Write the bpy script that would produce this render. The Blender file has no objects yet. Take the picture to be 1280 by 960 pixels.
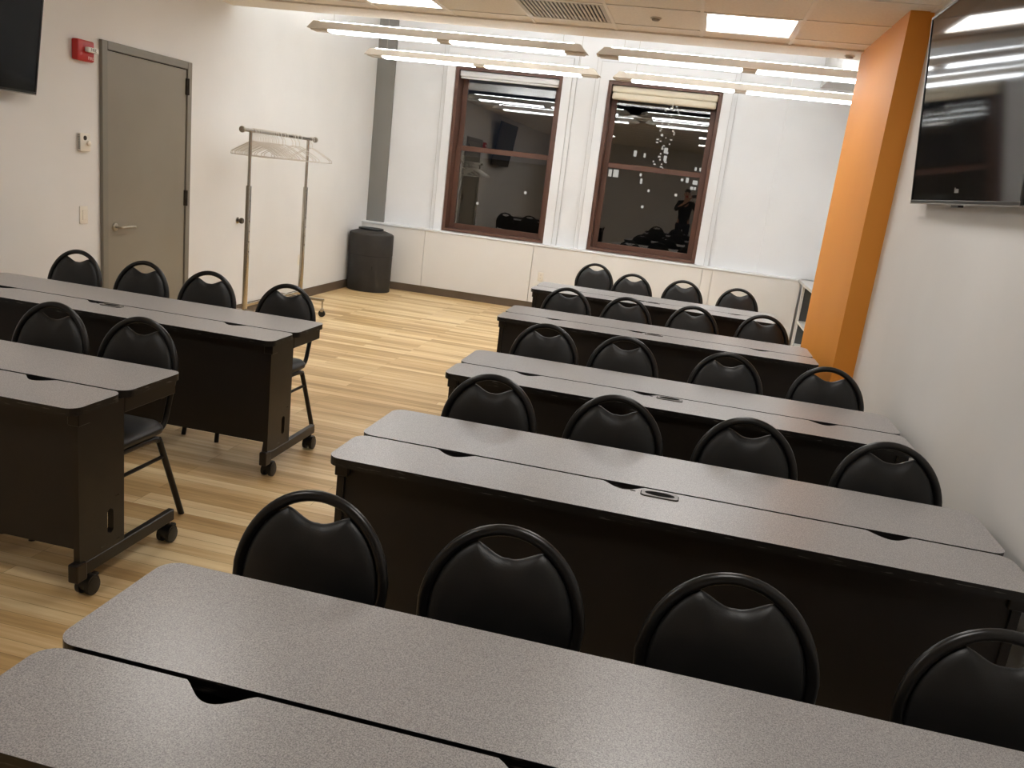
import bpy, bmesh, math, random
from mathutils import Vector, Matrix
random.seed(7)
scene = bpy.context.scene
COL = scene.collection
PI = math.pi

# ------------------------------------------------------------------ materials
def s2l(c):
    return tuple((x/12.92 if x <= .04045 else ((x+.055)/1.055)**2.4) for x in c)
def rgb(r, g, b):
    return s2l((r/255, g/255, b/255)) + (1,)
def base_mat(name, col, rough=.5, metal=0, spec=.5):
    m = bpy.data.materials.new(name); m.use_nodes = True
    b = m.node_tree.nodes['Principled BSDF']
    b.inputs['Base Color'].default_value = col
    b.inputs['Roughness'].default_value = rough
    b.inputs['Metallic'].default_value = metal
    b.inputs['Specular IOR Level'].default_value = spec
    return m
def noise_mat(name, c1, c2, scale=5, rough=.5, metal=0, spec=.5, bump=0, bscale=None, detail=3, lo=.35, hi=.65):
    m = base_mat(name, c1, rough, metal, spec)
    nt = m.node_tree; N = nt.nodes; L = nt.links; b = N['Principled BSDF']
    tc = N.new('ShaderNodeTexCoord'); nz = N.new('ShaderNodeTexNoise')
    nz.inputs['Scale'].default_value = scale; nz.inputs['Detail'].default_value = detail
    L.new(tc.outputs['Object'], nz.inputs['Vector'])
    r = N.new('ShaderNodeValToRGB')
    r.color_ramp.elements[0].color = c1; r.color_ramp.elements[1].color = c2
    r.color_ramp.elements[0].position = lo; r.color_ramp.elements[1].position = hi
    L.new(nz.outputs['Fac'], r.inputs['Fac']); L.new(r.outputs['Color'], b.inputs['Base Color'])
    if bump:
        n2 = N.new('ShaderNodeTexNoise'); n2.inputs['Scale'].default_value = bscale or scale
        L.new(tc.outputs['Object'], n2.inputs['Vector'])
        bp = N.new('ShaderNodeBump'); bp.inputs['Strength'].default_value = bump; bp.inputs['Distance'].default_value = .002
        L.new(n2.outputs['Fac'], bp.inputs['Height']); L.new(bp.outputs['Normal'], b.inputs['Normal'])
    return m
def emit_mat(name, col, strength):
    m = bpy.data.materials.new(name); m.use_nodes = True
    nt = m.node_tree; nt.nodes.clear()
    e = nt.nodes.new('ShaderNodeEmission'); o = nt.nodes.new('ShaderNodeOutputMaterial')
    e.inputs['Color'].default_value = col; e.inputs['Strength'].default_value = strength
    nt.links.new(e.outputs[0], o.inputs[0]); return m

def wood_floor():
    m = base_mat('oak_floor', rgb(205,172,120), .42, 0, .4)
    nt = m.node_tree; N = nt.nodes; L = nt.links; b = N['Principled BSDF']
    tc = N.new('ShaderNodeTexCoord')
    br = N.new('ShaderNodeTexBrick')
    br.inputs['Scale'].default_value = 1
    br.inputs['Brick Width'].default_value = 1.15; br.inputs['Row Height'].default_value = .068
    br.inputs['Mortar Size'].default_value = .0012; br.inputs['Mortar Smooth'].default_value = .3
    br.offset = .37; br.offset_frequency = 3
    br.inputs['Color1'].default_value = (0,0,0,1); br.inputs['Color2'].default_value = (1,1,1,1); br.inputs['Mortar'].default_value = (.0,.0,.0,1)
    L.new(tc.outputs['Object'], br.inputs['Vector'])
    # streaky grain stretched along the boards
    mp = N.new('ShaderNodeMapping'); mp.inputs['Scale'].default_value = (1.1, 26, 1)
    L.new(tc.outputs['Object'], mp.inputs['Vector'])
    g = N.new('ShaderNodeTexNoise'); g.inputs['Scale'].default_value = 1.6; g.inputs['Detail'].default_value = 6; g.inputs['Roughness'].default_value = .6
    L.new(mp.outputs['Vector'], g.inputs['Vector'])
    mp2 = N.new('ShaderNodeMapping'); mp2.inputs['Scale'].default_value = (.9, 14.7, 1)
    L.new(tc.outputs['Object'], mp2.inputs['Vector'])
    g2 = N.new('ShaderNodeTexNoise'); g2.inputs['Scale'].default_value = 1.0; g2.inputs['Detail'].default_value = 2
    L.new(mp2.outputs['Vector'], g2.inputs['Vector'])
    a = N.new('ShaderNodeMath'); a.operation = 'MULTIPLY'; a.inputs[1].default_value = .34
    L.new(br.outputs['Color'], a.inputs[0])
    c = N.new('ShaderNodeMath'); c.operation = 'MULTIPLY_ADD'; c.inputs[1].default_value = .55
    L.new(g.outputs['Fac'], c.inputs[0]); L.new(a.outputs[0], c.inputs[2])
    d = N.new('ShaderNodeMath'); d.operation = 'MULTIPLY_ADD'; d.inputs[1].default_value = .40
    L.new(g2.outputs['Fac'], d.inputs[0]); L.new(c.outputs[0], d.inputs[2])
    r = N.new('ShaderNodeValToRGB'); e = r.color_ramp.elements
    e[0].position = .36; e[0].color = rgb(168,133,86)
    e[1].position = .86; e[1].color = rgb(237,213,168)
    k = r.color_ramp.elements.new(.60); k.color = rgb(208,174,122)
    L.new(d.outputs[0], r.inputs['Fac'])
    mx = N.new('ShaderNodeMixRGB'); mx.blend_type = 'MULTIPLY'; mx.inputs['Fac'].default_value = 1
    mm = N.new('ShaderNodeMapRange'); mm.inputs['To Min'].default_value = 1; mm.inputs['To Max'].default_value = .72
    L.new(br.outputs['Fac'], mm.inputs['Value'])
    L.new(r.outputs['Color'], mx.inputs['Color1']); L.new(mm.outputs[0], mx.inputs['Color2'])
    L.new(mx.outputs[0], b.inputs['Base Color'])
    return m

def speckle_top():
    m = base_mat('speckled_laminate', rgb(160,154,150), .30, 0, .5)
    nt = m.node_tree; N = nt.nodes; L = nt.links; b = N['Principled BSDF']
    tc = N.new('ShaderNodeTexCoord')
    n1 = N.new('ShaderNodeTexNoise'); n1.inputs['Scale'].default_value = 330; n1.inputs['Detail'].default_value = 2
    n2 = N.new('ShaderNodeTexNoise'); n2.inputs['Scale'].default_value = 640; n2.inputs['Detail'].default_value = 1
    for n in (n1, n2): L.new(tc.outputs['Object'], n.inputs['Vector'])
    mx = N.new('ShaderNodeMath'); mx.operation = 'MULTIPLY_ADD'; mx.inputs[1].default_value = .5
    h = N.new('ShaderNodeMath'); h.operation = 'MULTIPLY'; h.inputs[1].default_value = .5
    L.new(n2.outputs['Fac'], h.inputs[0]); L.new(n1.outputs['Fac'], mx.inputs[0]); L.new(h.outputs[0], mx.inputs[2])
    r = N.new('ShaderNodeValToRGB'); e = r.color_ramp.elements
    e[0].position = .36; e[0].color = rgb(118,116,117)
    e[1].position = .64; e[1].color = rgb(184,181,180)
    k = r.color_ramp.elements.new(.5); k.color = rgb(155,152,151)
    L.new(mx.outputs[0], r.inputs['Fac']); L.new(r.outputs['Color'], b.inputs['Base Color'])
    return m

def scuffed_edge():
    m = base_mat('black_edge_band', rgb(22,20,19), .38, 0, .5)
    nt = m.node_tree; N = nt.nodes; L = nt.links; b = N['Principled BSDF']
    tc = N.new('ShaderNodeTexCoord'); mp = N.new('ShaderNodeMapping'); mp.inputs['Scale'].default_value = (14, 14, 160)
    n1 = N.new('ShaderNodeTexNoise'); n1.inputs['Scale'].default_value = 1; n1.inputs['Detail'].default_value = 4
    L.new(tc.outputs['Object'], mp.inputs['Vector']); L.new(mp.outputs['Vector'], n1.inputs['Vector'])
    r = N.new('ShaderNodeValToRGB'); e = r.color_ramp.elements
    e[0].position = .60; e[0].color = rgb(20,18,17); e[1].position = .72; e[1].color = rgb(110,106,102)
    L.new(n1.outputs['Fac'], r.inputs['Fac']); L.new(r.outputs['Color'], b.inputs['Base Color'])
    return m

def glass_pane():
    m = bpy.data.materials.new('window_glass'); m.use_nodes = True
    nt = m.node_tree; nt.nodes.clear()
    t = nt.nodes.new('ShaderNodeBsdfTransparent'); t.inputs['Color'].default_value = (.86,.88,.88,1)
    g = nt.nodes.new('ShaderNodeBsdfGlossy'); g.inputs['Roughness'].default_value = .012; g.inputs['Color'].default_value = (1,.99,.97,1)
    x = nt.nodes.new('ShaderNodeMixShader'); o = nt.nodes.new('ShaderNodeOutputMaterial')
    f = nt.nodes.new('ShaderNodeFresnel'); f.inputs['IOR'].default_value = 1.45
    a = nt.nodes.new('ShaderNodeMath'); a.operation = 'MULTIPLY_ADD'; a.inputs[1].default_value = .8; a.inputs[2].default_value = .10
    nt.links.new(f.outputs[0], a.inputs[0]); nt.links.new(a.outputs[0], x.inputs[0])
    nt.links.new(t.outputs[0], x.inputs[1]); nt.links.new(g.outputs[0], x.inputs[2]); nt.links.new(x.outputs[0], o.inputs[0])
    return m

M = {}
M['wall'] = noise_mat('wall_paint', rgb(225,224,222), rgb(229,228,226), 1.5, .62, bump=.05, bscale=220)
M['wall_white'] = noise_mat('white_paint', rgb(226,227,229), rgb(230,231,233), 1.5, .55)
M['floor'] = wood_floor()
M['ceil'] = noise_mat('ceiling_board', rgb(234,228,218), rgb(240,234,224), 60, .85, bump=.1, bscale=300)
M['ceil_white'] = noise_mat('ceiling_white', rgb(236,235,232), rgb(240,239,236), 2, .8)
M['tbar'] = noise_mat('ceiling_grid_metal', rgb(236,230,220), rgb(241,235,225), 20, .5)
M['gap'] = base_mat('dark_gap', rgb(18,16,15), .9, 0, .1)
M['orange'] = noise_mat('orange_paint', rgb(220,142,44), rgb(224,147,50), 1.2, .58, bump=.04, bscale=200)
M['grey_strip'] = noise_mat('grey_pilaster_paint', rgb(128,126,122), rgb(133,131,127), 1.2, .55)
M['door'] = noise_mat('grey_door_paint', rgb(132,125,112), rgb(138,131,118), 1.3, .45)
M['frame_grey'] = noise_mat('grey_frame_paint', rgb(122,117,106), rgb(127,122,111), 2, .42)
M['base'] = noise_mat('brown_base', rgb(92,78,64), rgb(100,85,70), 4, .5)
M['brown'] = noise_mat('brown_window_frame', rgb(92,62,50), rgb(100,69,56), 6, .42)
M['blind'] = noise_mat('cream_blind', rgb(226,217,196), rgb(231,222,202), 3, .7)
M['panel'] = noise_mat('cream_panel', rgb(224,222,219), rgb(228,226,223), 1.5, .5)
M['top'] = speckle_top()
M['edge'] = scuffed_edge()
M['black'] = noise_mat('black_laminate', rgb(27,24,23), rgb(33,29,27), 7, .46, spec=.4)
M['black_metal'] = noise_mat('dark_brown_steel', rgb(30,26,23), rgb(37,32,28), 9, .36, .25)
M['hoop'] = noise_mat('black_gloss_steel', rgb(19,18,17), rgb(24,22,21), 9, .30, .1)
M['vinyl'] = noise_mat('black_vinyl', rgb(20,20,20), rgb(27,26,26), 12, .42, spec=.45, bump=.12, bscale=420)
M['plastic'] = noise_mat('black_plastic', rgb(18,17,17), rgb(25,24,23), 14, .4)
M['bin'] = noise_mat('charcoal_plastic', rgb(38,35,33), rgb(44,41,38), 8, .55)
M['bin_dark'] = base_mat('bin_opening_dark', rgb(14,13,13), .6)
M['chrome'] = noise_mat('chrome', rgb(176,170,160), rgb(190,184,174), 6, .22, 1)
M['steel'] = noise_mat('brushed_steel', rgb(170,163,150), rgb(184,177,165), 30, .3, 1)
M['hinge'] = noise_mat('dark_hinge', rgb(62,56,49), rgb(72,65,57), 30, .4, .6)
M['wire'] = noise_mat('pale_coated_wire', rgb(214,208,198), rgb(224,218,208), 10, .3, .15)
M['white_plastic'] = noise_mat('white_plastic', rgb(228,222,210), rgb(233,227,215), 6, .4)
M['red'] = noise_mat('red_plastic', rgb(176,30,24), rgb(186,35,28), 6, .4)
M['strobe'] = noise_mat('strobe_lens', rgb(225,224,220), rgb(238,237,233), 40, .2)
M['lettering'] = base_mat('pale_lettering', rgb(235,200,195), .5)
M['dark_lettering'] = base_mat('dark_lettering', rgb(70,66,64), .5)
M['screen'] = noise_mat('black_screen', rgb(6,6,7), rgb(8,8,9), 2, .06, spec=.22)
M['bezel'] = noise_mat('black_bezel', rgb(16,16,17), rgb(20,20,21), 10, .3)
M['silver'] = noise_mat('silver_trim', rgb(150,146,140), rgb(160,156,150), 12, .35, .7)
M['glass'] = glass_pane()
M['sprink'] = noise_mat('sprinkler_cap', rgb(128,118,104), rgb(138,128,114), 20, .5)
M['shadow_line'] = base_mat('painted_shadow_line', rgb(198,197,196), .7)
M['grommet'] = noise_mat('grey_plastic', rgb(122,118,115), rgb(130,126,122), 20, .35)
M['pend'] = noise_mat('pendant_paint', rgb(206,196,182), rgb(212,202,188), 5, .5)
M['lens'] = emit_mat('pendant_lens', (.94,.975,1,1), 11.5)
M['uplight'] = emit_mat('pendant_uplight', (.95,.98,1,1), 24)
M['troffer'] = emit_mat('ceiling_light_lens', (1,.965,.92,1), 12)
M['vent'] = noise_mat('vent_metal', rgb(196,188,176), rgb(204,196,184), 20, .5)
M['vent_dark'] = base_mat('vent_dark', rgb(34,30,27), .7)
M['shelf_grey'] = noise_mat('grey_counter', rgb(190,189,187), rgb(198,197,195), 4, .4)
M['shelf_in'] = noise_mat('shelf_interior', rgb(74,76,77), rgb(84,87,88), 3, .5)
M['night'] = noise_mat('night_facade', rgb(20,19,20), rgb(27,25,25), 1, .9)
M['lit'] = emit_mat('lit_window', (1,.95,.88,1), .62)
M['skin'] = noise_mat('skin', rgb(190,140,115), rgb(198,148,122), 9, .5)
M['cloth_dark'] = noise_mat('dark_shirt', rgb(24,24,27), rgb(32,32,35), 30, .85)
M['cloth_jeans'] = noise_mat('dark_trousers', rgb(30,32,40), rgb(38,40,48), 30, .85)
M['hair'] = noise_mat('dark_hair', rgb(26,20,16), rgb(36,28,22), 40, .6)

# ------------------------------------------------------------------ mesh tools
class MB:
    def __init__(s): s.bm = bmesh.new(); s.mi = 0
    def _tag(s, faces):
        for f in faces: f.material_index = s.mi
    def box(s, x0, x1, y0, y1, z0, z1, bev=0, seg=2, mat=None):
        bm = bmesh.new()
        r = bmesh.ops.create_cube(bm, size=1)
        for v in bm.verts:
            v.co = Vector((x0+(v.co.x+.5)*(x1-x0), y0+(v.co.y+.5)*(y1-y0), z0+(v.co.z+.5)*(z1-z0)))
        if bev: bmesh.ops.bevel(bm, geom=bm.edges[:], offset=bev, segments=seg, affect='EDGES', profile=.5)
        s.merge(bm, mat); return s
    def merge(s, bm, mat=None):
        if mat is not None:
            for v in bm.verts: v.co = mat @ v.co
        me = bpy.data.meshes.new('tmp'); 
        for f in bm.faces: f.material_index = s.mi
        bm.to_mesh(me); bm.free(); s.bm.from_mesh(me); bpy.data.meshes.remove(me)
    def tube(s, pts, r, n=10, closed=False, r2=None, up=None, cap=True):
        """sweep an ellipse (r along the side axis, r2 along the up axis) down pts"""
        pts = [Vector(p) for p in pts]; N = len(pts); rings = []
        r2 = r2 or r
        tang = []
        for i in range(N):
            if closed: t = pts[(i+1) % N]-pts[i-1]
            else: t = pts[min(i+1, N-1)]-pts[max(i-1, 0)]
            tang.append(t.normalized())
        ref = Vector(up) if up else (Vector((0,0,1)) if abs(tang[0].z) < .9 else Vector((1,0,0)))
        for i in range(N):
            t = tang[i]
            u = ref-t*ref.dot(t)
            if u.length < 1e-4: u = t.orthogonal()
            u.normalize(); w = t.cross(u)
            if not up: ref = u
            rr = r[i] if isinstance(r, (list, tuple)) else r
            rb = r2[i] if isinstance(r2, (list, tuple)) else r2
            rings.append([s.bm.verts.new(pts[i]+w*(rr*math.cos(2*PI*k/n))+u*(rb*math.sin(2*PI*k/n))) for k in range(n)])
        fs = []
        for i in range(N if closed else N-1):
            a = rings[i]; b = rings[(i+1) % N]
            for k in range(n): fs.append(s.bm.faces.new((a[k], a[(k+1) % n], b[(k+1) % n], b[k])))
        if cap and not closed:
            fs.append(s.bm.faces.new(rings[0][::-1])); fs.append(s.bm.faces.new(rings[-1]))
        s._tag(fs); return s
    def cyl(s, p0, p1, r, n=16, r1=None):
        return s.tube([p0, p1], [r, r if r1 is None else r1], n)
    def lathe(s, prof, c=(0,0,0), n=24, axis='z'):
        rings = []
        for (r, z) in prof:
            ring = []
            for k in range(n):
                a = 2*PI*k/n
                if axis == 'z': p = (c[0]+r*math.cos(a), c[1]+r*math.sin(a), c[2]+z)
                elif axis == 'x': p = (c[0]+z, c[1]+r*math.cos(a), c[2]+r*math.sin(a))
                else: p = (c[0]+r*math.cos(a), c[1]+z, c[2]+r*math.sin(a))
                ring.append(s.bm.verts.new(p))
            rings.append(ring)
        fs = []
        for a, b in zip(rings, rings[1:]):
            for k in range(n): fs.append(s.bm.faces.new((a[k], a[(k+1) % n], b[(k+1) % n], b[k])))
        fs.append(s.bm.faces.new(rings[0][::-1])); fs.append(s.bm.faces.new(rings[-1]))
        s._tag(fs); return s
    def prism(s, outline, z0, z1, side=None, axis='z'):
        """outline of (x,y); side = material index of the sides"""
        def P(x, y, z): return (x, y, z) if axis == 'z' else ((z, x, y) if axis == 'x' else (x, z, y))
        a = [s.bm.verts.new(P(x, y, z0)) for x, y in outline]; b = [s.bm.verts.new(P(x, y, z1)) for x, y in outline]
        f1 = s.bm.faces.new(a[::-1]); f2 = s.bm.faces.new(b); n = len(a); sd = []
        for k in range(n): sd.append(s.bm.faces.new((a[k], a[(k+1) % n], b[(k+1) % n], b[k])))
        s._tag([f1, f2]+sd)
        if side is not None:
            for f in sd+[f1]: f.material_index = side
        # clean triangulation of concave outlines
        from mathutils.geometry import tessellate_polygon
        tri = tessellate_polygon([[Vector((x, y, 0)) for x, y in outline]])
        m1, m2 = f1.material_index, f2.material_index
        bmesh.ops.delete(s.bm, geom=[f1, f2], context='FACES_ONLY')
        for t in tri:
            q = s.bm.faces.new([a[i] for i in t]); q.material_index = m1
            q = s.bm.faces.new([b[i] for i in t]); q.material_index = m2
        return s
    def quad(s, *p):
        f = s.bm.faces.new([s.bm.verts.new(q) for q in p]); s._tag([f]); return s
    def build(s, name, mats, parent=None, smooth=False, angle=40, loc=None):
        bmesh.ops.recalc_face_normals(s.bm, faces=s.bm.faces[:])
        me = bpy.data.meshes.new(name); s.bm.to_mesh(me); s.bm.free()
        for m in (mats if isinstance(mats, (list, tuple)) else [mats]): me.materials.append(m)
        if smooth:
            for p in me.polygons: p.use_smooth = True
            try: me.set_sharp_from_angle(angle=math.radians(angle))
            except Exception: pass
        o = bpy.data.objects.new(name, me); COL.objects.link(o)
        if parent: o.parent = parent
        if loc: o.location = loc
        return o

def tag(o, label=None, cat=None, group=None, kind=None):
    if label: o['label'] = label
    if cat: o['category'] = cat
    if group: o['group'] = group
    if kind: o['kind'] = kind
    return o
def empty(name, loc=(0,0,0), rz=0, label=None, cat=None, group=None):
    o = bpy.data.objects.new(name, None); o.empty_display_size = .1; COL.objects.link(o)
    o.location = loc; o.rotation_euler = (0, 0, rz)
    return tag(o, label, cat, group)
def copy_tree(o, parent=None):
    c = o.copy(); COL.objects.link(c); c.parent = parent
    for ch in list(o.children): copy_tree(ch, c)
    return c
def struct(o): o['kind'] = 'structure'; return o
def catmull(pts, n=6):
    pts = [Vector(p) for p in pts]; out = []
    for i in range(len(pts)-1):
        p0 = pts[max(i-1, 0)]; p1 = pts[i]; p2 = pts[i+1]; p3 = pts[min(i+2, len(pts)-1)]
        for k in range(n):
            t = k/n
            out.append(.5*((2*p1)+(p2-p0)*t+(2*p0-5*p1+4*p2-p3)*t*t+(-p0+3*p1-3*p2+p3)*t**3))
    out.append(pts[-1]); return out
def rounded(x0, x1, y0, y1, r, n=6):
    o = []
    for cx, cy, a0 in ((x1-r, y1-r, 0), (x0+r, y1-r, 90), (x0+r, y0+r, 180), (x1-r, y0+r, 270)):
        for k in range(n+1):
            a = math.radians(a0+90*k/n); o.append((cx+r*math.cos(a), cy+r*math.sin(a)))
    return o
def text_mesh(name, body, size, mat, parent, matrix, extr=.0006):
    cu = bpy.data.curves.new(name, 'FONT'); cu.body = body; cu.size = size; cu.extrude = extr
    cu.align_x = 'CENTER'; cu.align_y = 'CENTER'
    t = bpy.data.objects.new('t', cu); COL.objects.link(t)
    dg = bpy.context.evaluated_depsgraph_get()
    me = bpy.data.meshes.new_from_object(t.evaluated_get(dg)); bpy.data.objects.remove(t)
    me.name = name; me.materials.clear(); me.materials.append(mat); me.transform(matrix)
    o = bpy.data.objects.new(name, me); COL.objects.link(o); o.parent = parent; return o

# ------------------------------------------------------------------ room shell
XL, XR, YB, YF = -4.24, 1.15, 10.6, -2.6       # left, right, back, behind the camera
ZC, ZH, YE = 2.83, 3.62, 7.12                  # low ceiling, high ceiling, edge of the low ceiling
XR2, YC0, YC1, XC = 1.95, 5.40, 6.86, 1.02     # right wall of the rear bay, the column
ENC, ZLEDGE = 10.42, .845
floor = MB(); floor.box(XL-.1, XR2+.1, YF-.1, YB+.4, -.1, 0); struct(floor.build('floor', M['floor']))
m = MB(); m.box(XL-.12, XL, YF-.1, YB+.4, 0, ZH+.1); struct(m.build('wall_left', M['wall']))
m = MB(); m.box(XR, XR+.12, YF-.1, YC0+.3, 0, ZC+.2); struct(m.build('wall_right', M['wall']))
m = MB(); m.box(XR2, XR2+.12, YC0+.3, YB+.4, 0, ZH+.1); m.box(XR+.12, XR2, YC0+.18, YC0+.3, 0, ZH+.1); struct(m.build('wall_right_rear', M['wall_white']))
m = MB(); m.box(XL-.1, XR2+.1, YF-.12, YF, 0, ZC+.2); struct(m.build('wall_front', M['wall']))
m = MB(); m.box(XC, XR+.119, YC0, YC1, 0, ZC); struct(m.build('wall_column', M['orange']))
# back wall with two openings
W = [(-3.182, -1.811), (-1.244, .127)]; WZ0, WZ1 = .852, 2.905
m = MB()
y0, y1 = YB, YB+.36
m.box(XL, W[0][0], y0, y1, 0, ZH); m.box(W[0][1], W[1][0], y0, y1, 0, ZH); m.box(W[1][1], XR2, y0, y1, 0, ZH)
for a, b in W: m.box(a, b, y0, y1, 0, WZ0); m.box(a, b, y0, y1, WZ1, ZH)
struct(m.build('wall_back', M['wall_white']))
m = MB(); m.box(.88, XR2, YB-.035, YB, ZLEDGE, ZH); struct(m.build('trim_1', M['wall_white']))
m = MB(); m.box(XL, XL+.245, YB-.03, YB, ZLEDGE, ZH); struct(m.build('trim_2', M['grey_strip']))
# stepped white casings round the windows
for i, (a, b) in enumerate(W):
    m = MB(); w1 = .165
    for (o, t) in ((w1, .03), (w1-.055, .055)):
        m.box(a-o, a-.002, YB-t, YB, ZLEDGE, 3.17 if o == w1 else 3.11)
        m.box(b+.002, b+o, YB-t, YB, ZLEDGE, 3.17 if o == w1 else 3.11)
        m.box(a-.002, b+.002, YB-t, YB, WZ1+.002, 3.17 if o == w1 else 3.11)
    m.mi = 1                                   # grey strips painted in as shadow lines round the casing steps
    for (o, t, zt) in ((w1, .0305, 3.17), (w1-.055, .0555, 3.11)):
        m.box(a-o-.005, a-o-.0005, YB-t, YB, ZLEDGE, zt); m.box(b+o+.0005, b+o+.005, YB-t, YB, ZLEDGE, zt); m.box(a-o-.005, b+o+.005, YB-t, YB, zt+.0005, zt+.006)
    struct(m.build('trim_%d' % (i+3), [M['wall_white'], M['shadow_line']]))
# upper bay: high ceiling, drop face, bulkhead in the right corner
m = MB(); m.box(XL, XR2, YE, YB+.3, ZH, ZH+.1); struct(m.build('ceiling_high', M['ceil_white']))
m = MB(); m.box(XL, XR2, YE-.1, YE, ZC+.02, ZH+.1); struct(m.build('wall_ceiling_drop', M['ceil_white']))
m = MB(); m.box(1.2, XR2, 8.9, YB-.036, 3.04, ZH); struct(m.build('trim_5', M['shelf_grey']))
# skirtings
m = MB(); m.box(XL, XL+.014, 6.5, YB, 0, .105, .004); m.box(XL, XL+.014, YF, 5.36, 0, .105, .004); struct(m.build('baseboard_left', M['base']))
m = MB(); m.box(XR-.014, XR, YF, YC0, 0, .105, .004); struct(m.build('baseboard_right', M['base']))

# low ceiling: plaster border and the tile field with its grid
GX = [-.150+.6435*k for k in range(-7, 3)]; GY = [6.535-.6435*k for k in range(0, 15)]
LIGHTS = [(-.150, 5.8915), (-2.7240+.0, 5.8915), (-.150, 3.3175), (-2.724, 3.3175), (-.150, .7435), (-2.724, .7435)]
VENTX, VENTY = -1.437, 5.8915
holes = {(round(x, 2), round(y, 2)) for x, y in LIGHTS+[(VENTX, VENTY)]}
m = MB()
xs = [XL]+[x for x in GX if XL < x < XR]+[XR]
ys = [YF]+sorted(y for y in GY if y > YF)+[6.76]
g = .006
for i in range(len(xs)-1):
    for j in range(len(ys)-1):
        if (round(xs[i], 2), round(ys[j], 2)) in holes: continue
        m.box(xs[i]+g, xs[i+1]-g, ys[j]+g, ys[j+1]-g, ZC, ZC+.012, .003, 1)
m.box(XL, XR2, 6.76, YE, ZC-.012, ZC+.16)
m.box(XR, XR2, YC0+.3, 6.76, ZC-.012, ZC+.16)
ceil = struct(m.build('ceiling', M['ceil']))
m = MB(); m.box(XL, XR, YF, 6.76, ZC+.10, ZC+.12); struct(m.build('ceiling_plenum', M['gap']))
m = MB()
for x in GX:
    if XL < x < XR: m.box(x-.012, x+.012, YF, 6.76, ZC-.005, ZC+.03)
for y in GY:
    if y > YF: m.box(XL, XR, y-.012, y+.012, ZC-.0055, ZC+.03)
struct(m.build('ceiling_grid', M['tbar']))

# ------------------------------------------------------------------ ceiling fittings
CELL = .6435
lab = ['square white ceiling light beside the orange column, right of the vent', 'square white ceiling light cut by the top edge, left of the vent',
       'square white ceiling light over the third right-hand table row', 'square white ceiling light over the rearward left-hand table',
       'square white ceiling light above the nearest right-hand table', 'square white ceiling light over the aisle beside the camera']
for (x, y), lb in zip(LIGHTS, lab):
    t = empty('ceiling_light', (x+CELL/2, y+CELL/2, ZC), 0, lb, 'ceiling light', 'square ceiling lights')
    h = CELL/2-.012
    f = MB()
    f.box(-h, h, -h, -h+.022, -.004, .05); f.box(-h, h, h-.022, h, -.004, .05); f.box(-h, -h+.022, -h+.022, h-.022, -.004, .05); f.box(h-.022, h, -h+.022, h-.022, -.004, .05)
    f.build('frame', M['tbar'], t)
    d = MB(); d.box(-h+.022, h-.022, -h+.022, h-.022, .004, .02); d.build('diffuser', M['troffer'], t)
t = empty('ceiling_vent', (VENTX+CELL/2, VENTY+CELL/2, ZC), 0, 'square slatted air vent set in the tiled ceiling', 'vent')
h = CELL/2-.012
f = MB(); f.box(-h, h, -h, -h+.03, -.006, .03, .003, 1); f.box(-h, h, h-.03, h, -.006, .03, .003, 1); f.box(-h, -h+.03, -h+.03, h-.03, -.006, .03); f.box(h-.03, h, -h+.03, h-.03, -.006, .03); f.build('frame', M['vent'], t)
f = MB(); f.box(-h+.03, h-.03, -h+.03, h-.03, .02, .03); f.build('backing', M['vent_dark'], t)
f = MB(); n = 19
for k in range(n):
    x = -h+.035+(2*h-.07)*(k+.5)/n
    f.box(x-.0075, x+.0075, -h+.03, h-.03, -.004, .001)
f.build('slats', M['vent'], t)
for x, y, lb in ((-.466, 6.20, 'small round sprinkler cover on the ceiling left of the light panel'), (.955, 6.95, 'small round sprinkler cover at the ceiling edge beside the orange column')):
    t = empty('sprinkler', (x, y, ZC-(.012 if y > 6.76 else 0)), 0, lb, 'sprinkler', 'ceiling sprinklers')
    f = MB(); f.lathe([(.036, 0), (.04, -.004), (.036, -.009), (.02, -.011)]); f.build('escutcheon', M['vent'], t, True)
    f = MB(); f.lathe([(.028, -.0112), (.028, -.017), (.022, -.021)]); f.build('cap', M['sprink'], t, True)

def make_pendant():
    t = empty('pendant_light'); L = 2.52; h = .060
    f = MB()
    # housing section, ends cut on the slant
    for sgn in (1,):
        a = [(-L/2+.06, h), (L/2-.06, h), (L/2, 0), (-L/2, 0)]
        f.prism(a, -.085, .085, axis='y')
    f.build('housing', M['pend'], t)
    f = MB(); f.prism([(-.06, 0), (.06, 0), (.055, -.018), (-.055, -.018)], -.06, .06, axis='y'); f.build('lens_bracket', M['pend'], t)
    for s in (-1, 1):
        f = MB(); f.prism([(s*(L/2-.19), 0), (s*(L/2-.02), 0), (s*(L/2-.03), -.014), (s*(L/2-.19), -.014)][::s], -.06, .06, axis='y')
        f.build('lens_bracket', M['pend'], t)
    for s in (-1, 1):
        f = MB(); a, b = sorted((s*.062, s*(L/2-.192)))
        f.box(a, b, -.058, .058, -.018, -.0005, .005); f.build('lens', M['lens'], t)
    f = MB(); f.box(-L/2+.12, L/2-.12, -.065, .065, h+.0005, h+.006); f.build('top_lens', M['uplight'], t)
    for x in (-L/2+.22, L/2-.22):
        f = MB(); f.cyl((x, 0, h), (x, 0, ZH-2.715), .0016, 6); f.cyl((x, 0, h), (x, 0, h+.02), .008, 8)
        f.cyl((x, 0, ZH-2.745), (x, 0, ZH-2.715), .03, 12)
        f.build('suspension_wire', M['steel'], t)
    return t
P0 = make_pendant()
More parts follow.
